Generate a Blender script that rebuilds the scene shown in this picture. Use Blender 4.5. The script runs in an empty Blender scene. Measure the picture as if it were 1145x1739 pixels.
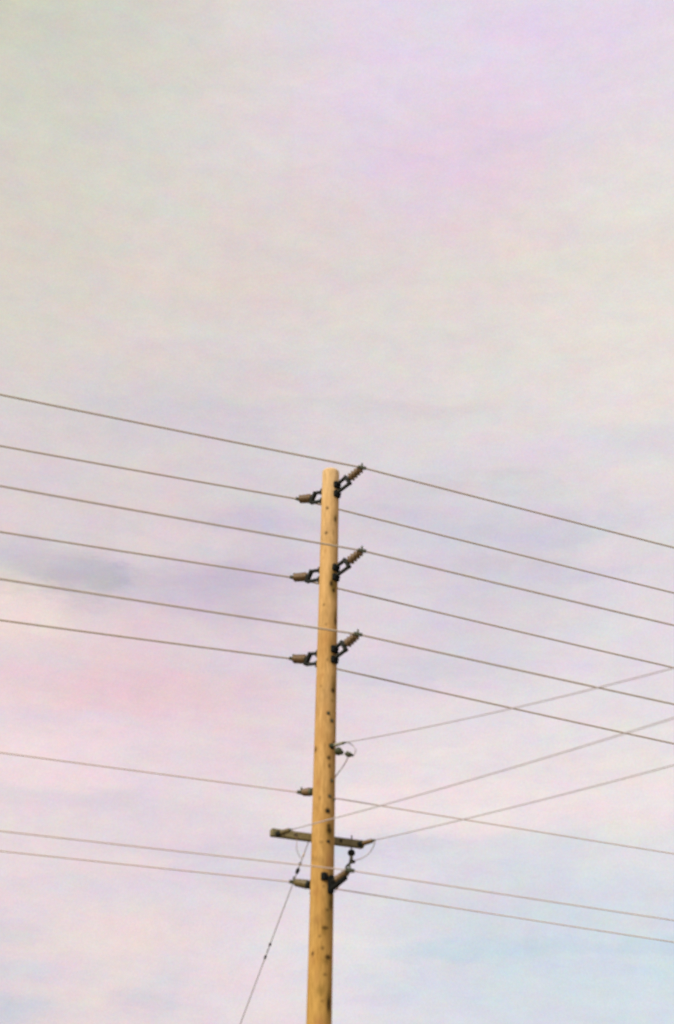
import bpy, math, random
from mathutils import Vector, Matrix
random.seed(7)
sc = bpy.context.scene
col = sc.collection

# ------------------------------------------------------------------ camera
PITCH, ROLL, FPX = math.radians(30), math.radians(1.06), 2415.3      # focal length in photo pixels (50 mm on a 36 mm tall frame)
EYE = Vector((0, 0, 1.6))
FWD = Vector((0, math.cos(PITCH), math.sin(PITCH)))
_u, _r = Vector((0, -math.sin(PITCH), math.cos(PITCH))), Vector((1, 0, 0))
RGT = _r * math.cos(ROLL) + _u * math.sin(ROLL)
UPV = _u * math.cos(ROLL) - _r * math.sin(ROLL)
cam = bpy.data.cameras.new("camera")
cam.sensor_fit = 'VERTICAL'; cam.sensor_height = 36; cam.lens = 50
cam.clip_start = 0.1; cam.clip_end = 5000
cam.dof.use_dof = True; cam.dof.focus_distance = 900; cam.dof.aperture_fstop = 1.25   # the photo's soft focus
co = bpy.data.objects.new("camera", cam); col.objects.link(co)
co.matrix_world = Matrix((( RGT.x, UPV.x, -FWD.x, EYE.x), (RGT.y, UPV.y, -FWD.y, EYE.y), (RGT.z, UPV.z, -FWD.z, EYE.z), (0, 0, 0, 1)))
sc.camera = co

def ray(x, y):
    return FWD + RGT * ((x - 572.5) / FPX) - UPV * ((y - 869.5) / FPX)

def srgb(c):
    return [(v / 255 / 12.92) if v / 255 <= .04045 else ((v / 255 + .055) / 1.055) ** 2.4 for v in c]

# ------------------------------------------------------------------ world: hazy Nishita sky under thin pastel cloud
SUN_EL, SUN_AZ = math.radians(40), math.radians(-142)      # azimuth clockwise from +Y: sun to the left, a little behind the viewer
world = bpy.data.worlds.new("World"); sc.world = world; world.use_nodes = True
nt = world.node_tree; N = nt.nodes; L = nt.links; N.clear()
out = N.new('ShaderNodeOutputWorld'); bg = N.new('ShaderNodeBackground'); L.new(bg.outputs[0], out.inputs[0])
tc = N.new('ShaderNodeTexCoord')
def vmath(op, a, b=None, s=None):
    n = N.new('ShaderNodeVectorMath'); n.operation = op
    for i, v in ((0, a), (1, b)):
        if v is None: continue
        if hasattr(v, 'is_output'): L.new(v, n.inputs[i])
        else: n.inputs[i].default_value = v
    if s is not None:
        if hasattr(s, 'is_output'): L.new(s, n.inputs['Scale'])
        else: n.inputs['Scale'].default_value = s
    return n.outputs['Value'] if op == 'DOT_PRODUCT' else n.outputs['Vector']
def smath(op, a, b=0., c=0., clamp=False):
    n = N.new('ShaderNodeMath'); n.operation = op; n.use_clamp = clamp
    for i, v in enumerate((a, b, c)):
        if hasattr(v, 'is_output'): L.new(v, n.inputs[i])
        else: n.inputs[i].default_value = v
    return n.outputs[0]
def noise(vec, scale, detail, rough=.5, dist=0.):
    n = N.new('ShaderNodeTexNoise'); L.new(vec, n.inputs['Vector'])
    n.inputs['Scale'].default_value = scale; n.inputs['Detail'].default_value = detail
    n.inputs['Roughness'].default_value = rough; n.inputs['Distortion'].default_value = dist
    return n
D0 = tc.outputs['Generated']
flat = vmath('MULTIPLY', D0, (1, 1, 3.2))                  # clouds lie in level streaks
w1 = noise(flat, 5, 5, .6)
warp = vmath('MULTIPLY', vmath('SUBTRACT', w1.outputs['Color'], (.5, .5, .5)), (.055, .055, .03))
w2 = noise(flat, 20, 7, .68)
warp2 = vmath('MULTIPLY', vmath('SUBTRACT', w2.outputs['Color'], (.5, .5, .5)), (.05, .05, .03))
Dw = vmath('NORMALIZE', vmath('ADD', vmath('ADD', D0, warp), warp2))
# cloud banks: (photo bearing, colour); each bearing becomes a fixed direction in the sky
CLOUDS = [
 (60,200,212,211,200),(570,200,228,216,225),(800,190,227,212,228),(300,350,218,212,207),(570,350,223,209,209),(770,255,227,208,220),
 (880,370,229,211,213),(1080,350,226,221,216),(60,500,217,210,201),(570,500,222,213,208),(830,500,226,217,210),(1080,500,229,225,215),
 (60,650,221,211,207),(300,650,216,208,209),(830,650,226,218,216),(1080,650,231,223,219),(60,800,218,208,210),(300,800,220,209,210),
 (570,790,220,211,215),(830,790,223,215,215),(1080,800,231,223,221),(50,900,216,208,208),(260,900,225,211,211),(430,890,210,202,212),
 (620,890,220,210,217),(1080,900,221,212,221),(40,1010,216,205,207),(235,960,224,209,210),(480,990,217,206,216),(700,1000,218,209,219),
 (900,1000,221,212,221),(1090,1000,225,217,221),(40,1090,237,214,210),(230,1090,232,209,213),(430,1080,224,209,215),(650,1100,224,214,222),
 (1080,1100,226,219,226),(420,1170,227,206,214),(640,1200,228,216,223),(860,1210,230,221,228),(1080,1200,228,222,228),(480,1280,234,217,220),
 (700,1290,236,223,226),(1080,1290,236,226,227),(60,1370,231,216,216),(400,1370,227,213,217),(1060,1370,241,225,219),(470,1430,218,210,220),
 (60,40,204,204,189),(300,40,215,210,203),(570,40,228,215,225),(800,40,227,214,228),(1020,60,226,213,228),(1110,60,232,221,230),
 (1010,200,224,213,218),(1115,200,229,221,226),(1115,290,232,227,221),(60,350,217,208,199),(300,500,226,212,205),(300,200,220,214,208),
 (570,650,223,215,217),(155,985,199,189,198),(350,988,204,191,208),(230,1180,231,206,213),(60,1255,236,214,221),(30,1190,236,214,221),
 (790,875,219,211,220),(840,905,209,206,221),(830,955,206,199,210),(830,1015,214,206,214),(840,1100,221,214,220),(810,1355,237,223,225),
 (260,1245,236,213,222),(280,1290,239,218,222),(240,1372,224,211,220),(310,1405,223,211,221),(220,1430,233,217,222),(260,1490,222,212,222),
 (1075,1430,239,228,228),(1075,1475,220,222,229),(1060,1530,211,221,230),(1060,1598,203,218,230),(1075,1650,211,224,232),(1070,1715,219,226,233),
 (850,1470,220,219,227),(800,1535,218,212,222),(840,1595,205,217,227),(840,1650,210,217,230),(830,1705,221,221,228),(640,1545,226,217,229),
 (590,1600,234,228,226),(685,1590,217,226,229),(590,1645,234,222,226),(680,1668,216,219,231),(640,1715,226,223,229),(250,1515,226,214,223),
 (300,1560,236,220,222),(225,1590,241,219,215),(300,1662,221,214,223),(262,1700,215,211,221),(250,1735,237,218,219),(60,1475,235,218,222),
 (115,1505,228,217,224),(60,1555,241,219,215),(18,1578,217,212,221),(75,1635,226,215,219),(12,1712,206,206,218),(60,1715,218,210,219),
 (110,1675,234,214,212),(150,1595,245,219,212),(150,1660,234,215,215),(420,1480,221,212,222),(450,1570,232,219,227),(400,1660,238,223,222),
 (400,1725,233,220,222),(480,1700,232,221,226),(700,1460,224,219,228),(950,1500,212,216,227),(950,1600,202,216,228),(950,1690,215,222,230),
 (180,1730,238,217,216),(330,1700,229,216,221),(180,40,209,207,196),(435,40,221,212,213),(435,200,222,214,213),(180,200,214,211,203),
 (690,40,228,213,229),(690,200,227,211,226),(180,120,212,209,199),(435,120,222,214,213),(330,570,220,210,206),(140,750,216,208,213),
 (420,730,217,209,214),(700,720,221,214,217),(950,720,227,219,219),(700,570,225,216,213),(950,570,230,222,216),(530,1040,221,210,218),
 (330,1120,225,207,216),(120,1080,235,211,215)]
csum = None; wsum = None
SIG = 0.034
for x, y, r, g, b in CLOUDS:
    d = ray(x, y).normalized()
    k = 1 / SIG ** 2
    w = smath('EXPONENT', smath('MULTIPLY_ADD', vmath('DOT_PRODUCT', Dw, tuple(d)), k, -k))
    c = vmath('SCALE', tuple(srgb((r, g, b))), None, w)
    csum = c if csum is None else vmath('ADD', csum, c)
    wsum = w if wsum is None else smath('ADD', wsum, w)
# smaller wisps and banks: bearing, half width, half height (photo pixels), colour, weight
BANKS = [
 (150,984,50,16,184,180,192,6),(350,988,70,34,200,187,206,4),(235,950,26,30,226,212,215,2),(430,884,48,10,203,196,210,4),
 (850,903,100,16,203,201,217,3),(640,860,60,14,208,200,213,2),(235,1165,90,24,231,199,207,4),(190,1370,120,14,219,207,218,3),
 (990,1603,220,7,201,214,227,3),(770,255,85,50,226,206,224,1.5),(830,90,150,90,228,213,233,2),(20,1050,60,18,241,220,216,5),
 (800,1372,260,24,241,227,227,3),(300,705,90,20,209,203,211,3),(560,585,170,14,222,214,213,2),(60,1290,80,30,241,219,224,3),
 (40,890,60,14,222,209,213,3),(310,930,60,20,224,209,214,3),(700,1130,90,14,213,207,220,3),(1000,430,110,18,224,218,211,2),
 (600,1430,90,12,212,207,223,3),(900,985,90,12,209,203,218,3),(1000,760,110,14,221,214,222,3),(18,1578,26,14,212,208,219,3),
 (12,1714,36,12,202,203,217,4),(262,1700,30,12,210,207,220,4),(300,1660,26,14,217,211,222,3),(700,1668,40,16,214,217,231,3),
 (590,1598,30,12,237,231,227,3),(850,1520,150,10,216,213,223,2),(60,1650,60,8,220,211,219,2),(450,1500,80,12,219,210,222,3),
 (340,1452,90,10,217,209,219,3),(700,985,70,10,219,210,216,3),(120,1130,70,10,223,208,218,2),(90,1215,90,9,226,209,222,2),
 (380,1120,70,10,219,208,218,2),(60,1640,50,9,214,209,221,4),(180,1615,60,7,228,213,218,2),(110,1500,60,9,223,213,223,3),
 (250,1520,70,10,222,211,223,3),(880,1607,130,6,201,215,227,3),(1080,1520,80,20,214,221,229,2),(205,1590,60,12,242,222,216,2),
 (55,935,50,12,205,198,207,2),(110,965,40,14,193,188,199,2),(60,960,36,10,199,195,205,3),(190,990,14,14,182,178,192,5),
 (365,975,30,18,196,185,207,4),(480,880,30,7,211,203,213,3),(250,1010,60,7,207,199,210,2),(235,1150,50,14,228,199,206,2),
 (560,1130,60,8,213,207,219,2),(870,960,60,8,206,199,210,3),(770,820,70,8,212,205,211,2),(640,690,90,8,214,208,211,2),
 (110,700,70,8,214,206,208,2)]
for x, y, sx, sy, r, g, b, wt in BANKS:
    d = ray(x, y).normalized(); ce = math.sqrt(1 - d.z * d.z)
    q = vmath('MULTIPLY', vmath('SUBTRACT', Dw, tuple(d)), (2415 / sx, 2415 / sx, 2415 / sy / ce))
    w = smath('MULTIPLY', smath('EXPONENT', smath('MULTIPLY', vmath('DOT_PRODUCT', q, q), -.5)), float(wt) * 2.6)
    csum = vmath('ADD', csum, vmath('SCALE', tuple(srgb((r, g, b))), None, w)); wsum = smath('ADD', wsum, w)
# the rest of the sky: Nishita blue behind the same veil of cloud
sky = N.new('ShaderNodeTexSky'); sky.sky_type = 'NISHITA'; sky.sun_disc = False
sky.sun_elevation = SUN_EL; sky.sun_rotation = SUN_AZ
skyc = vmath('SCALE', sky.outputs[0], None, .1)
veil = N.new('ShaderNodeMix'); veil.data_type = 'RGBA'
veil.inputs['Factor'].default_value = .85
L.new(skyc, veil.inputs[6])
gen = N.new('ShaderNodeValToRGB'); L.new(noise(flat, 3, 6, .6, .4).outputs['Fac'], gen.inputs[0])
e = gen.color_ramp.elements; e[0].position = .3; e[0].color = (*srgb((208, 204, 220)), 1); e[1].position = .7; e[1].color = (*srgb((234, 220, 220)), 1)
L.new(gen.outputs[0], veil.inputs[7])
csum = vmath('ADD', csum, vmath('SCALE', veil.outputs[2], None, .004))
wsum = smath('ADD', wsum, .004)
base = vmath('SCALE', csum, None, smath('DIVIDE', 1., wsum))
# fine structure: wisps and mottled vapour
wisp = noise(vmath('ADD', vmath('MULTIPLY', D0, (1, 1, 4.5)), warp), 15, 8, .68)
wv = vmath('ADD', vmath('MULTIPLY', vmath('SUBTRACT', wisp.outputs['Color'], (.5, .5, .5)), (.16, .17, .11)), (1, 1, 1))
m2 = noise(D0, 75, 3, .6)
mw = vmath('ADD', vmath('MULTIPLY', vmath('SUBTRACT', m2.outputs['Color'], (.5, .5, .5)), (.15, .11, .17)), (1, 1, 1))
m1 = noise(D0, 560, 2, .7)
mv = vmath('ADD', vmath('MULTIPLY', vmath('SUBTRACT', m1.outputs['Color'], (.5, .5, .5)), (.22, .19, .24)), (1, 1, 1))
m3 = noise(vmath('ADD', vmath('MULTIPLY', D0, (1, 1, 2.6)), warp), 34, 4, .62, .5)
ms = vmath('ADD', vmath('MULTIPLY', vmath('SUBTRACT', m3.outputs['Color'], (.5, .5, .5)), (.17, .17, .10)), (1, 1, 1))
base = vmath('MULTIPLY', base, ms)
final = vmath('MULTIPLY', vmath('MULTIPLY', vmath('MULTIPLY', base, wv), mv), mw)
L.new(final, bg.inputs[0]); bg.inputs[1].default_value = 1.0

# ------------------------------------------------------------------ sun
sd = bpy.data.lights.new("sun", 'SUN'); sd.energy = 3.3; sd.angle = math.radians(8); sd.color = (1, .93, .80)
so = bpy.data.objects.new("sun", sd); col.objects.link(so)
sdir = Vector((math.sin(SUN_AZ) * math.cos(SUN_EL), math.cos(SUN_AZ) * math.cos(SUN_EL), math.sin(SUN_EL)))
so.rotation_euler = sdir.to_track_quat('Z', 'Y').to_euler(); so.location = (-20, -10, 30)
sc.view_settings.view_transform = 'Standard'; sc.view_settings.look = 'None'
sc.view_settings.exposure = 0; sc.view_settings.gamma = 1
sc.render.engine = 'CYCLES'

# ------------------------------------------------------------------ materials
def mat(name, colr, rough=.7, metal=0., var=.25, scale=12., bump=0., stretch=(1, 1, 1), spec=.4, colr2=None):
    m = bpy.data.materials.new(name); m.use_nodes = True
    t = m.node_tree; p = t.nodes['Principled BSDF']
    p.inputs['Roughness'].default_value = rough; p.inputs['Metallic'].default_value = metal
    p.inputs['Specular IOR Level'].default_value = spec
    tx = t.nodes.new('ShaderNodeTexCoord'); mp = t.nodes.new('ShaderNodeMapping'); mp.inputs['Scale'].default_value = stretch
    nz = t.nodes.new('ShaderNodeTexNoise'); nz.inputs['Scale'].default_value = scale; nz.inputs['Detail'].default_value = 6
    rp = t.nodes.new('ShaderNodeValToRGB')
    t.links.new(tx.outputs['Object'], mp.inputs[0]); t.links.new(mp.outputs[0], nz.inputs['Vector']); t.links.new(nz.outputs['Fac'], rp.inputs[0])
    rp.color_ramp.elements[0].position = .3; rp.color_ramp.elements[1].position = .7
    c2 = colr2 or [v * (1 - var) for v in colr]
    rp.color_ramp.elements[0].color = (*c2, 1); rp.color_ramp.elements[1].color = (*colr, 1)
    t.links.new(rp.outputs[0], p.inputs['Base Color'])
    if bump:
        b = t.nodes.new('ShaderNodeBump'); b.inputs['Strength'].default_value = bump; b.inputs['Distance'].default_value = .01
        t.links.new(nz.outputs['Fac'], b.inputs['Height']); t.links.new(b.outputs[0], p.inputs['Normal'])
    return m
M = {}
M['iron'] = mat('black_iron', (.022, .026, .018), .65, 0, .5, 30, .2, spec=.25)
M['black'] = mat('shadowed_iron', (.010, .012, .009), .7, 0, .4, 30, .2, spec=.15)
M['galv'] = mat('weathered_galvanised_steel', (.11, .12, .065), .6, .1, .4, 25, .2)
M['porcelain'] = mat('brown_insulator', (.225, .135, .052), .4, 0, .5, 30, .05, spec=.4)
M['porcelain_olive'] = mat('olive_insulator', (.19, .14, .045), .4, 0, .5, 30, .05, spec=.4)
M['grey_ins'] = mat('pale_insulator', (.34, .33, .22), .5, 0, .3, 30, .05)
M['green_ins'] = mat('dark_green_insulator', (.05, .06, .016), .5, 0, .4, 30, .05)
M['wire'] = mat('weathered_aluminium_cable', (.57, .47, .34), .8, .0, .15, 60)
M['wire_warm'] = mat('tanned_cable', (.78, .62, .50), .8, .0, .15, 60)
M['wire_grey'] = mat('grey_jumper_cable', (.54, .475, .46), .8, .0, .15, 60)
M['arm'] = mat('weathered_arm_timber', (.27, .225, .10), .85, 0, .45, 9, .4, (1, 6, 6))
M['steel'] = mat('guy_strand', (.50, .48, .46), .7, .1, .2, 60)
M['dirt'] = mat('dry_verge', (.22, .19, .14), .95, 0, .6, .6, .3, colr2=(.12, .11, .07))

def pole_material():
    m = bpy.data.materials.new('preserved_pole_timber'); m.use_nodes = True
    t = m.node_tree; p = t.nodes['Principled BSDF']; p.inputs['Roughness'].default_value = .85; p.inputs['Specular IOR Level'].default_value = .15
    tx = t.nodes.new('ShaderNodeTexCoord')
    def nz(scale, st, det=5):
        mp = t.nodes.new('ShaderNodeMapping'); mp.inputs['Scale'].default_value = st
        n = t.nodes.new('ShaderNodeTexNoise'); n.inputs['Scale'].default_value = scale; n.inputs['Detail'].default_value = det
        t.links.new(tx.outputs['Object'], mp.inputs[0]); t.links.new(mp.outputs[0], n.inputs['Vector']); return n
    def ramp(f, stops):
        r = t.nodes.new('ShaderNodeValToRGB'); t.links.new(f, r.inputs[0]); el = r.color_ramp.elements
        el[0].position, el[1].position = stops[0][0], stops[-1][0]
        el[0].color, el[1].color = (*stops[0][1], 1), (*stops[-1][1], 1)
        for ps, c in stops[1:-1]: el.new(ps).color = (*c, 1)
        return r.outputs[0]
    def mix(f, a, b, mode='MIX'):
        x = t.nodes.new('ShaderNodeMix'); x.data_type = 'RGBA'; x.blend_type = mode
        if hasattr(f, 'is_output'): t.links.new(f, x.inputs[0])
        else: x.inputs[0].default_value = f
        t.links.new(a, x.inputs[6])
        if hasattr(b, 'is_output'): t.links.new(b, x.inputs[7])
        else: x.inputs[7].default_value = (*b, 1)
        return x.outputs[2]
    # paler buff at the head, deeper orange lower down
    sep = t.nodes.new('ShaderNodeSeparateXYZ'); t.links.new(tx.outputs['Object'], sep.inputs[0])
    mr = t.nodes.new('ShaderNodeMapRange'); t.links.new(sep.outputs[2], mr.inputs[0]); mr.inputs[1].default_value = 4.8; mr.inputs[2].default_value = 13.3
    tone = ramp(mr.outputs[0], [(0, POLE_LO), (.45, POLE_MID), (.93, POLE_HI), (1, POLE_TOP)])
    grain = ramp(nz(6, (6, 6, .25)).outputs['Fac'], [(.32, (.88, .86, .80)), (.66, (1.08, 1.07, 1.06))])
    blot = ramp(nz(1.6, (2.5, 2.5, .8), 4).outputs['Fac'], [(.32, (.86, .79, .68)), (.5, (1, 1, 1)), (.70, (1.06, 1.08, 1.18))])
    fine = ramp(nz(40, (1.5, 1.5, .2)).outputs['Fac'], [(.34, (.82, .80, .75)), (.64, (1.10, 1.10, 1.11))])
    c = mix(1., mix(1., mix(1., tone, grain, 'MULTIPLY'), blot, 'MULTIPLY'), fine, 'MULTIPLY')
    at = t.nodes.new('ShaderNodeVertexColor'); at.layer_name = 'stains'
    s2 = t.nodes.new('ShaderNodeSeparateColor'); t.links.new(at.outputs[0], s2.inputs[0])
    chk = ramp(nz(9, (5, 5, .10), 3).outputs['Fac'], [(.0, (1, 1, 1)), (.615, (1, 1, 1)), (.64, (.62, .55, .45)), (.66, (1, 1, 1))])
    c = mix(.75, c, chk, 'MULTIPLY')
    c = mix(s2.outputs[1], c, (.17, .105, .015))
    c = mix(s2.outputs[2], c, (.42, .20, .065))
    c = mix(s2.outputs[0], c, (.045, .024, .004))
    t.links.new(c, p.inputs['Base Color'])
    b = t.nodes.new('ShaderNodeBump'); b.inputs['Strength'].default_value = .25; b.inputs['Distance'].default_value = .006
    t.links.new(nz(22, (4, 4, .12)).outputs['Fac'], b.inputs['Height']); t.links.new(b.outputs[0], p.inputs['Normal'])
    return m
POLE_LO, POLE_MID, POLE_HI, POLE_TOP = (.525, .31, .078), (.575, .345, .122), (.665, .42, .17), (.79, .57, .30)

# ------------------------------------------------------------------ mesh helpers
class MB:
    def __init__(s): s.v = []; s.f = []
    def add(s, vs, fs):
        o = len(s.v); s.v += [Vector(q) for q in vs]; s.f += [tuple(i + o for i in f) for f in fs]; return s
    def tube(s, pts, r, n=10, cap=True):
        pts = [Vector(p) for p in pts]; R = r if isinstance(r, (list, tuple)) else [r] * len(pts)
        t0 = (pts[1] - pts[0]).normalized(); nrm = t0.orthogonal().normalized(); vs = []
        for i, p in enumerate(pts):
            t = (pts[min(i + 1, len(pts) - 1)] - pts[max(i - 1, 0)])
            t = t.normalized() if t.length > 1e-9 else t0
            nrm = (nrm - t * nrm.dot(t)).normalized(); b = t.cross(nrm)
            for k in range(n):
                a = 2 * math.pi * k / n; vs.append(p + (nrm * math.cos(a) + b * math.sin(a)) * R[i])
        fs = [(i * n + k, i * n + (k + 1) % n, (i + 1) * n + (k + 1) % n, (i + 1) * n + k) for i in range(len(pts) - 1) for k in range(n)]
        if cap: fs += [tuple(range(n))[::-1], tuple(range((len(pts) - 1) * n, len(pts) * n))]
        return s.add(vs, fs)
    def lathe(s, a, b, prof, n=20):                        # profile of (distance along a->b, radius)
        a, b = Vector(a), Vector(b); t = (b - a).normalized()
        nrm = t.orthogonal().normalized(); bn = t.cross(nrm); vs = []
        for d, r in prof:
            for k in range(n):
                an = 2 * math.pi * k / n; vs.append(a + t * d + (nrm * math.cos(an) + bn * math.sin(an)) * max(r, 1e-4))
        m = len(prof)
        fs = [(i * n + k, i * n + (k + 1) % n, (i + 1) * n + (k + 1) % n, (i + 1) * n + k) for i in range(m - 1) for k in range(n)]
        fs += [tuple(range(n))[::-1], tuple(range((m - 1) * n, m * n))]
        return s.add(vs, fs)
    def box(s, c, ax, h, bev=.12):                         # bevelled box: centre, three unit axes, half sizes
        c = Vector(c); ax = [Vector(a).normalized() for a in ax]; e = min(h) * bev; vs = []
        import itertools
        idx = {}
        for sg in itertools.product((-1, 1), repeat=3):
            for k in range(3):
                q = c.copy()
                for j in range(3): q += ax[j] * sg[j] * (h[j] if j == k else h[j] - e)
                idx[sg, k] = len(vs); vs.append(q)
        import bmesh
        bm = bmesh.new(); bv = [bm.verts.new(q) for q in vs]
        r = bmesh.ops.convex_hull(bm, input=bv); bm.verts.index_update(); bm.verts.ensure_lookup_table()
        fs = [tuple(q.index for q in f.verts) for f in bm.faces]; vv = [q.co.copy() for q in bm.verts]; bm.free()
        return s.add(vv, fs)
    def bar(s, a, b, w, h, side):                          # flat bar from a to b, side = its wide axis hint
        a, b = Vector(a), Vector(b); t = (b - a).normalized(); sd_ = Vector(side); sd_ = (sd_ - t * sd_.dot(t)).normalized(); u = t.cross(sd_)
        return s.box((a + b) / 2, (t, sd_, u), ((b - a).length / 2, w / 2, h / 2))
    def build(s, name, m, parent=None, smooth=False, org=None):
        o_ = Vector(org) if org is not None else Vector()
        me = bpy.data.meshes.new(name); me.from_pydata([tuple(q - o_) for q in s.v], [], s.f); me.update()
        import bmesh
        bm = bmesh.new(); bm.from_mesh(me); bmesh.ops.recalc_face_normals(bm, faces=bm.faces); bm.to_mesh(me); bm.free()
        me.materials.append(m)
        if smooth:
            for p in me.polygons: p.use_smooth = len(p.vertices) <= 4
        o = bpy.data.objects.new(name, me); col.objects.link(o)
        if parent: o.parent = parent
        elif org is not None: o.location = o_
        return o
def tag(o, label, cat, group=None, kind=None):
    if label: o['label'] = label
    if cat: o['category'] = cat
    if group: o['group'] = group
    if kind: o['kind'] = kind
    return o
def thing(name, label, cat, loc, rz=0, group=None):
    o = bpy.data.objects.new(name, None); col.objects.link(o); o.location = loc; o.rotation_euler = (0, 0, rz)
    o.empty_display_size = .2
    return tag(o, label, cat, group)

# ------------------------------------------------------------------ layout of the place
PX, PY = -0.1086, 19.0                                     # foot of the pole
AX = Vector((PX, PY, 0))
def prad(z): return .134 + (13.3 - z) * .00385
AZ_INS, AZ_LINE, AZ_SERV, AZ_ARM = math.radians(-45), math.radians(22), math.radians(-55), math.radians(21)
def hz(a): return Vector((math.cos(a), math.sin(a), 0))
def sight(x, y, p0, az):                                   # where a sight line meets the upright plane through p0 with bearing az
    n = Vector((-math.sin(az), math.cos(az), 0)); d = ray(x, y)
    return EYE + d * ((p0 - EYE).dot(n) / d.dot(n))

# ground
g = MB(); R_ = 1500; n_ = 40
vs = [(0, 0, 0)]; rad = [6, 15, 40, 120, 400, R_]
for r in rad:
    for k in range(n_):
        a = 2 * math.pi * k / n_; vs.append((r * math.cos(a), r * math.sin(a) + 10, 0))
fs = [(0, 1 + k, 1 + (k + 1) % n_) for k in range(n_)]
for j in range(len(rad) - 1):
    for k in range(n_):
        fs.append((1 + j * n_ + k, 1 + (j + 1) * n_ + k, 1 + (j + 1) * n_ + (k + 1) % n_, 1 + j * n_ + (k + 1) % n_))
g.add(vs, fs); gr = g.build('ground', M['dirt']); gr['kind'] = 'structure'

# ------------------------------------------------------------------ pole
pole = thing('utility_pole', 'tall round buff timber utility pole with dark knots and bolt holes', 'utility pole', (PX, PY, 0))
# marks on the timber: x, y (photo bearing), half width, half height in metres, strength, kind (0 dark, 1 olive, 2 tan)
MARKS = [(556,863,.018,.02,.6,0),(570,882,.018,.035,.6,0),(570,880,.03,.07,.5,1),(554,905,.018,.022,.6,0),(549,947,.015,.02,.35,2),
 (563,991,.02,.035,.9,0),(567,1003,.018,.022,.9,0),(567,996,.05,.13,.8,1),(567,975,.04,.1,.6,1),(550,1027,.016,.016,.5,0),(570,1056,.018,.04,.7,0),(570,1046,.03,.09,.6,1),
 (548,1146,.02,.02,.5,2),(566,1173,.024,.026,.95,0),(567,1167,.035,.12,.7,1),(565,1190,.03,.03,.55,1),(558,1211,.02,.02,.9,0),(564,1224,.021,.022,.95,0),
 (569,1238,.018,.06,.6,1),(536,1273,.02,.03,.7,0),(564,1210,.04,.16,.25,1),
 (559,1287,.022,.022,.75,0),(560,1301,.016,.022,.6,0),(564,1326,.02,.02,.6,0),(540,1329,.03,.05,.6,2),(560,1352,.022,.022,.5,0),
 (557,1377,.028,.028,1,0),(545,1393,.02,.02,.6,2),(559,1403,.02,.024,.7,0),(560,1410,.028,.032,1,0),(560,1412,.045,.09,.75,1),(558,1429,.018,.018,.6,0),
 (565,1340,.03,.2,.35,1),(566,1440,.03,.2,.3,1),(560,1462,.04,.09,.6,2),(563,1487,.04,.08,.55,1),
 (563,1526,.045,.14,.8,1),(562,1537,.03,.05,.5,0),(560,1555,.04,.16,.5,1),(553,1576,.035,.018,.6,0),(552,1580,.03,.05,.5,1),(548,1610,.016,.018,.5,0),
 (531,1620,.018,.022,.55,0),(531,1625,.02,.07,.5,2),(558,1626,.035,.022,.75,0),(554,1632,.04,.03,.5,1),(538,1562,.03,.03,.35,2),(545,1682,.04,.05,.45,1),
 (559,1706,.022,.06,.7,0),(559,1700,.03,.13,.7,1),(542,1737,.05,.06,.6,2),(535,1515,.05,.03,.35,2),(553,935,.02,.03,.3,2),(566,930,.03,.14,.25,1),
 (553,1085,.02,.05,.3,2),(545,1240,.03,.07,.25,2),(538,1660,.02,.08,.3,2),
 (552,1205,.03,.10,.3,2),(546,1430,.02,.014,.35,0),(550,1505,.012,.014,.4,0),(543,1590,.013,.014,.45,0),(552,1655,.016,.015,.5,0),(556,1545,.02,.016,.5,0),(547,1700,.014,.014,.4,0),
 (562,1105,.03,.12,.4,1),(545,1165,.012,.014,.4,0),(554,1060,.012,.014,.4,0),(567,1260,.02,.016,.5,0),(543,1355,.012,.02,.35,0),(566,905,.014,.05,.3,1),(556,1120,.012,.016,.4,0),(565,1150,.014,.03,.5,1)]
def onpole(x, y):                                          # point of the pole's surface seen along a bearing
    d = ray(x, y); z = 8.
    for _ in range(6):
        r = prad(z); a = d.x * d.x + d.y * d.y; ox, oy = EYE.x - PX, EYE.y - PY
        b = 2 * (ox * d.x + oy * d.y); c = ox * ox + oy * oy - r * r; disc = max(b * b - 4 * a * c, 0)
        t = (-b - math.sqrt(disc)) / (2 * a); z = EYE.z + d.z * t
    return EYE + d * t
marks = []
for x, y, hw, hh, st, kd in MARKS:
    p = onpole(x, y); g_ = 1.28 if kd == 0 else 1.1; marks.append((math.atan2(p.y - PY, p.x - PX), p.z, hw * g_, hh * g_, min(1, st * 1.2), kd))
for i in range(75):                                        # the far side and the foot carry knots too
    a = random.uniform(math.radians(10), math.radians(170)); z = random.uniform(.5, 13)
    marks.append((a, z, random.uniform(.012, .026), random.uniform(.014, .03), random.uniform(.5, 1), 0))
for i in range(30):
    marks.append((random.uniform(-math.pi, math.pi), random.uniform(.5, 4.8), random.uniform(.012, .026), random.uniform(.014, .03), random.uniform(.5, 1), 0))
NS = 128
zs = [i * .06 for i in range(int(4.7 / .06))]; z = zs[-1]
while z < 13.262: z += .0105; zs.append(z)
H = 13.30
mm = MB(); vs = []; cols = []
import bisect
rows = {}
for m_ in marks:
    for zi in range(int((m_[1] - 3 * m_[3]) * 10) - 1, int((m_[1] + 3 * m_[3]) * 10) + 2): rows.setdefault(zi, []).append(m_)
def wob(a, z): return 1 + .012 * math.sin(2 * a + z * .9) + .006 * math.sin(3 * a - z * 1.7)
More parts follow.
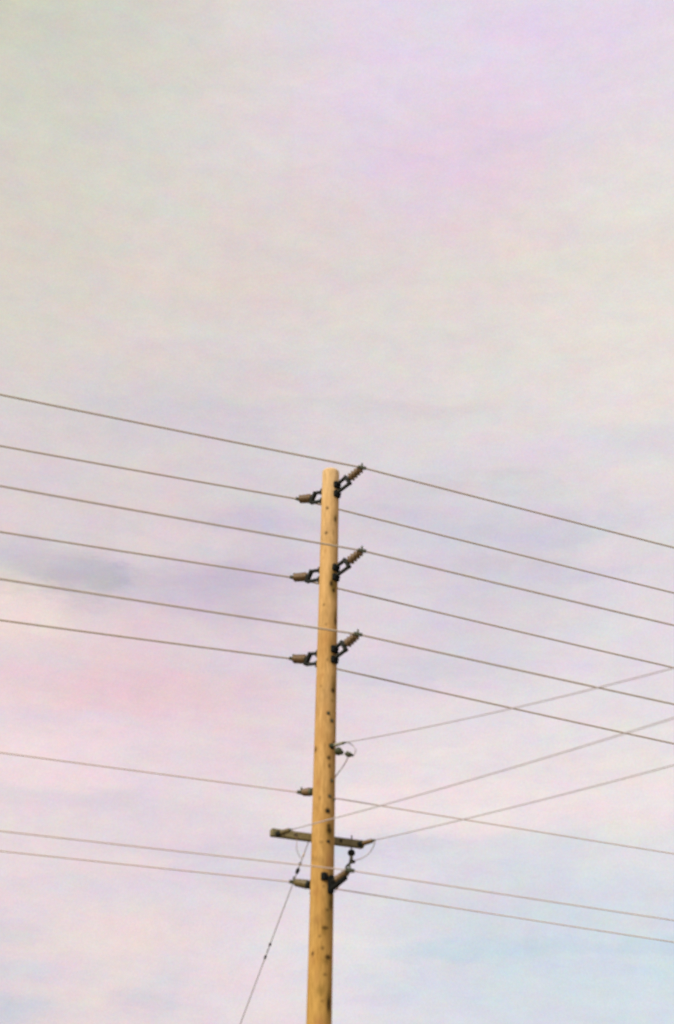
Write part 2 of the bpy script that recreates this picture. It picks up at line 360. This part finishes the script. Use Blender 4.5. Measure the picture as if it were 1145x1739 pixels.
for z in zs + ['c1', 'c2', 'c3']:
    zz, sh = (z, 1.) if not isinstance(z, str) else {'c1': (13.285, .975), 'c2': (13.298, .90), 'c3': (13.302, .5)}[z]
    r = prad(zz) * sh
    for k in range(NS):
        a = 2 * math.pi * k / NS - math.pi; c = [0, 0, 0]; dep = 0
        for ma, mz, hw, hh, st, kd in rows.get(int(zz * 10), ()):
            da = (a - ma + math.pi) % (2 * math.pi) - math.pi; u = da * r / hw; v = (zz - mz) / hh
            q = u * u + v * v
            if q < 7:
                w = st * (math.exp(-q * q * .55) if kd == 0 else math.exp(-q * .6)); c[kd] = max(c[kd], w)
                if kd == 0 and st > .6: dep += .006 * math.exp(-q)
        rr = (r - dep) * wob(a, zz)
        vs.append((rr * math.cos(a), rr * math.sin(a), zz)); cols.append((c[0], c[1], c[2], 1))
nr = len(zs) + 3
fs = [(i * NS + k, i * NS + (k + 1) % NS, (i + 1) * NS + (k + 1) % NS, (i + 1) * NS + k) for i in range(nr - 1) for k in range(NS)]
fs.append(tuple(range((nr - 1) * NS, nr * NS)))
me = bpy.data.meshes.new('shaft'); me.from_pydata(vs, [], fs); me.update()
for p in me.polygons: p.use_smooth = len(p.vertices) == 4
ca = me.color_attributes.new('stains', 'FLOAT_COLOR', 'POINT'); ca.data.foreach_set('color', [v for c in cols for v in c])
me.materials.append(pole_material())
sh_ = bpy.data.objects.new('shaft', me); col.objects.link(sh_); sh_.parent = pole
for x, y in ((564,1326),(560,1352),(567,1358),(557,1377),(558,1429),(564,1224),(558,1211)):      # through-bolt heads
    p = onpole(x, y); n = Vector((p.x - PX, p.y - PY, 0)).normalized()
    MB().lathe(p - n * .01, p + n, [(0, .020), (.014, .020), (.0141, .011), (.034, .011)], 12).build('bolt', M['galv'] if y < 1370 else M['iron'], pole, org=AX)

# ------------------------------------------------------------------ post insulators
def sheds(length, r_core, r_shed, n, taper=0.):
    prof = [(0, r_core * .8), (.004, r_core)]
    step = length / n
    for i in range(n):
        b = i * step; rs = r_shed * (1 - taper * i / n)
        prof += [(b + step * .18, r_core), (b + step * .42, rs * .93), (b + step * .55, rs), (b + step * .66, rs * .9), (b + step * .9, r_core)]
    prof += [(length, r_core * .9)]
    return prof
def clamp_on(t, tip, wd, m='galv'):
    """wire clamp saddle at the tip of an insulator, local frame"""
    tip = Vector(tip); c = MB()
    c.bar(tip - wd * .065, tip + wd * .065, .044, .036, (0, 0, 1))
    c.tube([tip - Vector((0, 0, .03)), tip + Vector((0, 0, .075))], .014, 8)
    c.tube([tip + wd * .03 - Vector((0, 0, .03)), tip + wd * .03 + Vector((0, 0, .03))], .007, 8)
    c.build('clamp', M[m], t)
INS_GROUP = 'pairs of bracketed post insulators down the pole'
def framed_insulator(label, side, rt, zt, body='porcelain', zoff=0.):
    """side +1 reaches towards the viewer's right, -1 away to the left; origin on the pole axis at bracket height"""
    az = AZ_INS if side > 0 else AZ_INS + math.pi
    z0 = zt - .09
    t = thing('post_insulator', label, 'insulator', (PX, PY, z0), az, INS_GROUP)
    s = rt / .70; r0 = prad(z0)
    br = MB(); y = Vector((0, 1, 0))
    up0, up1 = Vector((r0 + .0, 0, .005)), Vector((.345 * s, 0, .062)); lo0, lo1 = Vector((r0, 0, -.150)), Vector((.43 * s, 0, -.085))
    br.bar(up0, up1, .045, .040, y); br.bar(lo0, lo1, .045, .040, y)
    br.bar(up1 + Vector((-.012, 0, .018)), lo1 + Vector((.010, 0, -.014)), .065, .045, y)
    b = br.build('bracket', M['iron'], t)
    for q in (up0 + Vector((.012, 0, -.012)), lo0 + Vector((.014, 0, -.02))):
        pl = MB(); pl.box(q, ((1, 0, 0), (0, 1, 0), (0, 0, 1)), (.030, .062, .055), .4)
        for sy in (-.034, .034): pl.lathe(q + Vector((.02, sy, 0)), q + Vector((1, sy, 0)), [(0, .014), (.022, .014), (.0221, .009), (.034, .009)], 6)
        pl.build('mounting_plate', M['black'], b)
    a = (up1 * .52 + lo1 * .48) + Vector((.012, 0, 0)); tip = Vector((rt, 0, zt - z0)); ax = (tip - a).normalized(); ln = (tip - a).length
    cp = MB(); cp.lathe(a - ax * .01, tip, [(0, .034), (.045, .036), (.05, .028)], 16); cp.build('end_fitting', M['iron'], t, True)
    MB().lathe(a + ax * .04, tip, sheds(ln - .06, .044, .074, 4, .10), 24).build('shed_body', M[body], t, True)
    hd = MB(); hd.lathe(tip - ax * .035, tip + ax, [(0, .026), (.02, .026), (.03, .018), (.045, .014)], 14)
    hd.build('cap', M['galv'], t, True)
    wd = hz(AZ_LINE - az); clamp_on(t, tip, wd, 'galv')
    return AX + hz(az) * rt + Vector((0, 0, zt))
def direct_insulator(label, side, rt, zt, body, n, rad_, base='iron'):
    az = AZ_INS if side > 0 else AZ_INS + math.pi
    z0 = zt - .10 if n > 3 else zt - .04
    t = thing('post_insulator', label, 'insulator', (PX, PY, z0), az, 'stubby post insulators bolted straight to the pole')
    r0 = prad(z0); zx, zz_, zy = (1, 0, 0), (0, 0, 1), (0, 1, 0)
    a = Vector((r0 + .06, 0, 0)); tip = Vector((rt, 0, zt - z0)); ax = (tip - a).normalized(); ln = (tip - a).length
    if n > 3:
        pl = MB(); pl.box((r0 + .006, 0, -.03), (zx, zy, zz_), (.022, .045, .115), .4)
        for dz in (.065, -.115):
            pl.lathe((r0 + .01, 0, dz), (9, 0, dz), [(0, .038), (.02, .038), (.0201, .022), (.045, .022)], 8)
        pl.bar((r0 + .01, 0, -.08), a + ax * .03, .05, .05, zy); pl.bar((r0 + .01, 0, .0), a + ax * .03, .06, .055, zy)
    else:
        pl = MB(); pl.box((r0 + .004, 0, 0), (zx, zy, zz_), (.018, .045, .06), .4); pl.lathe((r0, 0, 0), a + ax, [(0, .035), (.09, .032)], 12)
    pl.build('base_plate', M[base], t)
    if side > 0:
        st_ = MB(); st_.bar(Vector((r0 - .01, 0, -.10)), tip - ax * .07 - Vector((0, 0, .055)), .06, .05, zy); st_.build('underside_shade_bar', M[base], t)  # dark bar added to stand in for the shade under the insulator body
        bx_ = MB(); bx_.box((r0 * .80, -.085, .07), (zx, zy, zz_), (.035, .045, .055), .4); bx_.build('saddle', M[base], t)
    cp = MB(); cp.lathe(a, tip, [(0, rad_ * .85), (.05, rad_ * .9), (.055, rad_ * .6)], 16); cp.build('end_fitting', M[base], t, True)
    MB().lathe(a + ax * .05, tip, sheds(ln - .09, rad_ * .75, rad_, n, .18), 24).build('shed_body', M[body], t, True)
    hd = MB(); hd.lathe(tip - ax * .05, tip + ax, [(0, rad_ * .5), (.03, rad_ * .4), (.055, .014)], 14); hd.build('cap', M['galv'], t, True)
    clamp_on(t, tip, hz(AZ_LINE - az), 'galv')
    return AX + hz(az) * rt + Vector((0, 0, zt))
def rzt(x, y):                                             # reach and height of an insulator tip
    p = sight(x, y, AX, AZ_INS); return (p - AX).dot(hz(AZ_INS)), p.z
tips = {}
for key, (x, y), side, lab in (
    (1, (615, 794), 1, 'brown ribbed insulator pointing up to the right beside the very top of the pole'),
    (2, (509, 848), -1, 'brown ribbed insulator on the left side just below the pole top'),
    (3, (615, 935), 1, 'brown ribbed insulator pointing up right, middle of the upper three on that side'),
    (4, (499, 981), -1, 'brown ribbed insulator on the left, middle one of the three bracketed on that side'),
    (5, (608, 1077), 1, 'brown ribbed insulator pointing up right, lowest of the upper three on that side'),
    (6, (498, 1119), -1, 'brown ribbed insulator on the left, lowest of the three bracketed on that side')):
    r, z = rzt(x, y); tips[key] = framed_insulator(lab, side, abs(r), z)
r, z = rzt(512, 1346); tips[7] = direct_insulator('short tan insulator alone on the left of the pole above the crossarm', -1, abs(r), z, 'porcelain', 3, .062, 'galv')
r, z = rzt(594, 1478); tips[8] = direct_insulator('black based insulator angled up to the right under the crossarm', 1, abs(r), z, 'porcelain', 4, .058, 'black')
r, z = rzt(499, 1498); tips[9] = direct_insulator('olive insulator on the left below the crossarm, beside the guy wire', -1, abs(r), z, 'porcelain_olive', 4, .064)

# ------------------------------------------------------------------ line cables
def sagwire(p0, edge, az, span, sgn):
    """height of a sagging span from p0 along bearing az, passing the sight line of edge"""
    q = sight(*edge, p0, az); s = math.hypot(q.x - p0.x, q.y - p0.y); k = (p0.z - q.z) / (s * (span - s))
    out_ = []; d = hz(az) * sgn; s_ = 0
    while s_ < span:
        out_.append(Vector((p0.x, p0.y, p0.z - k * s_ * (span - s_))) + d * s_); s_ += .25 if s_ < 12 else 2.
    out_.append(Vector((p0.x, p0.y, p0.z)) + d * span)
    return out_
LG = 'long cables running left to right through the pole insulators'
for key, l, r, rad_, mt, lab in (
    (1, (0,670), (1145,930), .0136, 'wire', 'topmost cable, held by the insulator at the pole top'),
    (2, (0,757), (1145,1007), .0136, 'wire', 'second cable from the top, held on the left side and passing behind the pole'),
    (3, (0,825), (1145,1062), .0136, 'wire', 'third cable from the top, crossing in front of the pole'),
    (4, (0,903), (1145,1134), .0136, 'wire', 'fourth cable from the top, held by the middle left insulator'),
    (5, (0,983), (1145,1196), .0136, 'wire', 'fifth cable from the top, held by the lowest bracketed insulator on the right'),
    (6, (0,1053), (1145,1263), .0136, 'wire', 'sixth cable from the top, held by the lowest bracketed insulator on the left'),
    (7, (0,1278), (1145,1450), .0092, 'wire_warm', 'thin tan cable held by the lone short insulator above the crossarm'),
    (8, (0,1411), (1145,1563), .0088, 'wire_warm', 'thin tan cable held by the black based insulator under the crossarm'),
    (9, (0,1445), (1145,1600), .0088, 'wire_warm', 'lowest thin tan cable, held by the olive insulator')):
    p0 = tips[key]
    a = sagwire(p0, l, AZ_LINE, 55, -1); b = sagwire(p0, r, AZ_LINE, 55, 1)
    o = MB().tube(a[::-1] + b[1:], rad_, 8).build('power_cable', M[mt], None, True, org=p0)
    tag(o, lab, 'cable', LG)

# ------------------------------------------------------------------ crossarm behind the pole
ARMN = Vector((-math.sin(AZ_ARM), math.cos(AZ_ARM), 0)); AD = hz(AZ_ARM)
A1 = AX + ARMN * .235
eL, eR = sight(460, 1414, A1, AZ_ARM), sight(617, 1434.5, A1, AZ_ARM); zA = (eL.z + eR.z) / 2; eL.z = eR.z = zA
arm = thing('crossarm', 'weathered olive timber crossarm bolted level behind the pole', 'crossarm', tuple((eL + eR) / 2))
am = (eL + eR) / 2
MB().box(am, (AD, ARMN, (0, 0, 1)), ((eR - eL).length / 2, .045, .050), .15).build('timber', M['arm'], arm, org=am)
for e_, sg_ in ((eL, -1), (eR, 1)):
    ca_ = MB(); ca_.box(e_ + AD * (-.035 * sg_), (AD, ARMN, (0, 0, 1)), (.004, .0475, .0525), .3)
    ca_.build('end_band', M['galv'], arm, org=am)
for d_ in (-.52, -.34, .33):
    q_ = am + AD * d_; MB().lathe(q_ - ARMN * .075, q_ + ARMN, [(0, .010), (.022, .010), (.0221, .022), (.030, .022), (.0301, .008), (.14, .008)], 10).build('bolt', M['iron'], arm, org=am)
cb = MB(); cp_ = AX + Vector((0, 0, zA)); cb.tube([cp_ + ARMN * .1, cp_ + ARMN * .30], .012, 8)
cb.box(cp_ + ARMN * .288, (AD, ARMN, (0, 0, 1)), (.035, .006, .035)); cb.build('bolt', M['iron'], arm, org=am)

# ------------------------------------------------------------------ service cables going off to the right, past the viewer
SG = 'slack cables leaving the pole low on its right'
FR = A1 - ARMN * .05
def deadend(label, anchor, tip, wd_end, r0, mt, bolt=True, bm_='iron'):
    t = thing('strain_insulator', label, 'insulator', tuple(anchor), 0, 'strain insulators that end the slack cables')
    an, tp = Vector((0, 0, 0)), tip - anchor; ax = tp.normalized(); ln = tp.length
    if bolt:
        b = MB(); b.lathe(an - ax * .03, tp, [(0, .02), (.008, .042), (.04, .042), (.05, .02), (.085, .018)], 12); b.build('eye_bolt', M[bm_], t)
    MB().lathe(an + ax * .07, tp, sheds(ln - .10, r0 * .62, r0, 4, .1), 18).build('shed_body', M[mt], t, True)
    MB().lathe(tp - ax * .04, tp + ax, [(0, .018), (.03, .014), (.07, .012)], 10).build('clamp', M['galv'], t, True)
    return tip
def servwire(tip, edge, rad_, lab, mt='wire_grey'):
    a = sagwire(tip, edge, AZ_SERV, 35, 1)
    tag(MB().tube(a, rad_, 8).build('service_cable', M[mt], None, True, org=tip), lab, 'cable', SG); return a
SD = hz(AZ_SERV)
# B, left end of the arm
aB = sight(473, 1416, FR, AZ_ARM); tB = sight(494, 1409, aB, AZ_SERV)
deadend('small brown strain insulator on the left end of the crossarm', aB, tB, SD, .036, 'porcelain_olive'); wB = servwire(tB, (1145, 1219), .0078, 'slack cable from the crossarm left end, middle of three rising to the right')
# C, right end
aC = sight(612, 1433.5, FR, AZ_ARM); tC = sight(635, 1427, aC, AZ_SERV)
deadend('small brown strain insulator on the right end of the crossarm', aC, tC, SD, .036, 'porcelain'); wC = servwire(tC, (1145, 1299), .0078, 'slack cable from the crossarm right end, lowest of three rising to the right')
# A, on the pole
pA = onpole(563, 1267); aA = pA + SD * .0; tA = sight(586, 1261, aA, AZ_SERV)
deadend('pale strain insulator high on the right face of the pole above the crossarm', aA, tA, SD, .026, 'grey_ins', True, 'green_ins'); wA = servwire(tA, (1145, 1134), .0078, 'slack cable from the pole face, highest of the three rising to the right')

# arrester below A's dead end
def px_depth(x, y, Y):
    d = ray(x, y); return EYE + d * ((Y - EYE.y) / d.y)
YA = 18.9
def arrester(name, label, cat, pts, parts):
    t = thing(name, label, cat, tuple(pts)); return t
q0 = onpole(566, 1271); q1 = px_depth(575, 1276, 18.78); q2 = px_depth(586, 1280, 18.74); q3 = px_depth(590, 1282, 18.73); q4 = px_depth(600, 1283, 18.71)
t = thing('pin_insulator', 'dark green ball shaped insulator right of the pole under the highest slack cable', 'insulator', tuple(q0))
MB().tube([q0, q0.lerp(q1, .6) + Vector((0, 0, .004)), q1], .011, 8).build('pin', M['galv'], t, True, org=q0)
ax = (q2 - q1).normalized(); MB().lathe(q1 - ax * .045, q2, [(0, .02), (.012, .05), (.035, .058), (.06, .056), (.085, .042), (.10, .03), (.115, .03)], 20).build('shed_body', M['green_ins'], t, True, org=q0)
ax = (q4 - q3).normalized(); MB().lathe(q2, q4, [(0, .018), (.03, .03), (.05, .036), (.085, .034), (.095, .02), (.13, .014)], 16).build('cap', M['green_ins'], t, True, org=q0)
MB().lathe(q3 + Vector((0, 0, .0)), q3 + Vector((0, 0, 1)), [(0, .016), (.05, .016), (.055, .01)], 10).build('terminal', M['grey_ins'], t, True, org=q0)
def smooth(pts, n=8):
    pts = [Vector(p) for p in pts]; P_ = [pts[0] * 2 - pts[1]] + pts + [pts[-1] * 2 - pts[-2]]; o = []
    for i in range(1, len(P_) - 2):
        for k in range(n):
            u = k / n; a, b, c, d = P_[i - 1:i + 3]
            o.append(.5 * ((2 * b) + (c - a) * u + (2 * a - 5 * b + 4 * c - d) * u * u + (3 * b - a - 3 * c + d) * u ** 3))
    return o + [pts[-1]]
def jumper(label, pts, r, m='wire_grey'):
    return tag(MB().tube(smooth(pts), r, 8).build('jumper_cable', M[m], None, True, org=pts[0]), label, 'cable', 'short jumper cables around the pole')
jumper('thin jumper looping from the highest slack cable to the green insulator', [px_depth(590, 1260.5, tA.y - .03), px_depth(598, 1265, 18.7), px_depth(604, 1272, 18.68), px_depth(603, 1279, 18.7), q4], .0075)
jumper('thin jumper running down left from the green insulator to the back of the pole', [px_depth(591, 1283, 18.75), px_depth(589, 1291, 18.82), px_depth(581, 1304, 18.95), px_depth(572, 1316, 19.08), AX + Vector((.10, .16, px_depth(566, 1330, 19.1).z))], .0075)

# ------------------------------------------------------------------ cutout hanging below the arm's right half
ctop = sight(597, 1421, A1, AZ_ARM); cY = A1 - ARMN * .0
cu = thing('fuse_cutout', 'small dark and pale fuse hung under the right half of the crossarm', 'fuse cutout', tuple(ctop))
def apx(x, y): return sight(x, y, A1, AZ_ARM)
MB().tube([apx(597.5, 1419), apx(597, 1432), apx(597, 1444)], .010, 8).build('hanger_bolt', M['galv'], cu, org=ctop)
b0 = apx(597, 1443)
MB().lathe(b0, b0 - Vector((0, 0, 1)), [(0, .02), (.01, .04), (.03, .050), (.055, .052), (.075, .044), (.09, .022)], 18).build('shed_body', M['iron'], cu, True, org=ctop)
MB().lathe(b0 - Vector((0, 0, .08)), b0 - Vector((0, 0, 1)), [(0, .024), (.06, .026), (.10, .034), (.11, .02)], 14).build('fuse_tube', M['grey_ins'], cu, True, org=ctop)
b1 = apx(597, 1464); f_ = MB(); f_.lathe(b1 + Vector((-.03, 0, .01)), b1 + Vector((.5, .0, -.04)), [(0, .03), (.03, .034), (.07, .022), (.085, .012)], 14); f_.build('lower_contact', M['iron'], cu, True, org=ctop)
tg = MB(); tg.tube(smooth([b1, apx(591, 1469), apx(588, 1474), tips[8] + Vector((0, 0, .01))]), .016, 8); tg.build('lead', M['galv'], cu, True, org=ctop)
jumper('jumper bowing down from the right strain insulator to the hanging fuse', [px_depth(637, 1427, tC.y - .02), px_depth(635, 1436, tC.y + .05), px_depth(627, 1449, tC.y + .15), px_depth(615, 1457, 19.25), b1 + Vector((.05, -.01, .02))], .0072)
p8 = tips[8]
jumper('thin lead dropping from the black based insulator to the back of the pole', [p8 + Vector((.0, .02, -.01)), px_depth(583, 1494, p8.y + .2), px_depth(575, 1506, p8.y + .42), px_depth(569, 1515, 19.1)], .006)
jumper('faint thin jumper hanging under the left half of the crossarm', [tB + Vector((.03, 0, 0)), px_depth(504, 1424, 18.95), px_depth(504, 1442, 19.05), px_depth(511, 1458, 19.25)], .0045, 'wire_warm')

# ------------------------------------------------------------------ guy wire running down and away to the left
AZG = math.radians(125)
gz = sight(536, 1392, AX, AZG).z
g0 = AX + hz(AZG) * prad(gz) + Vector((0, 0, gz)); gb = sight(409, 1737, AX, AZG); gd = (gb - g0).normalized()
g1 = g0 + gd * (g0.z / -gd.z)
guy = thing('guy_wire', 'steel guy wire slanting down to the left from behind the pole', 'guy wire', tuple(g1))
def on_guy(y):                                             # point of the strand at image height y
    lo, hi = 0., (g1 - g0).length
    for _ in range(40):
        m_ = (lo + hi) / 2; v = g0 + gd * m_ - EYE; yy = 869.5 - FPX * v.dot(UPV) / v.dot(FWD)
        if yy < y: lo = m_
        else: hi = m_
    return g0 + gd * lo
MB().tube([g0 + (g1 - g0) * (i / 30) for i in range(31)], .0075, 8).build('strand', M['steel'], guy, True, org=g1)
def fitting(name, y0, y1, r, m):
    a, b = on_guy(y0), on_guy(y1); MB().lathe(a, b, [(0, r * .5), ((b - a).length * .25, r), ((b - a).length * .75, r), ((b - a).length, r * .5)], 12).build(name, M[m], guy, True, org=g1)
fitting('strain_insulator', 1465, 1470, .024, 'galv'); fitting('strain_insulator', 1474, 1484, .026, 'iron')
fitting('clamp', 1601, 1607, .017, 'iron'); fitting('clamp', 1622, 1629, .017, 'iron')
fitting('thimble', 1448, 1456, .014, 'wire_warm'); fitting('thimble', 1609, 1619, .010, 'grey_ins')
q = MB(); q.tube([g1 - gd * .5, g1 + gd * .15], .014, 8); q.build('anchor_rod', M['galv'], guy, org=g1)
q = MB(); q.box(g0 - hz(AZG) * .01, (hz(AZG), hz(AZG + math.pi / 2), (0, 0, 1)), (.02, .035, .05)); q.build('pole_eye', M['iron'], guy, org=g1)
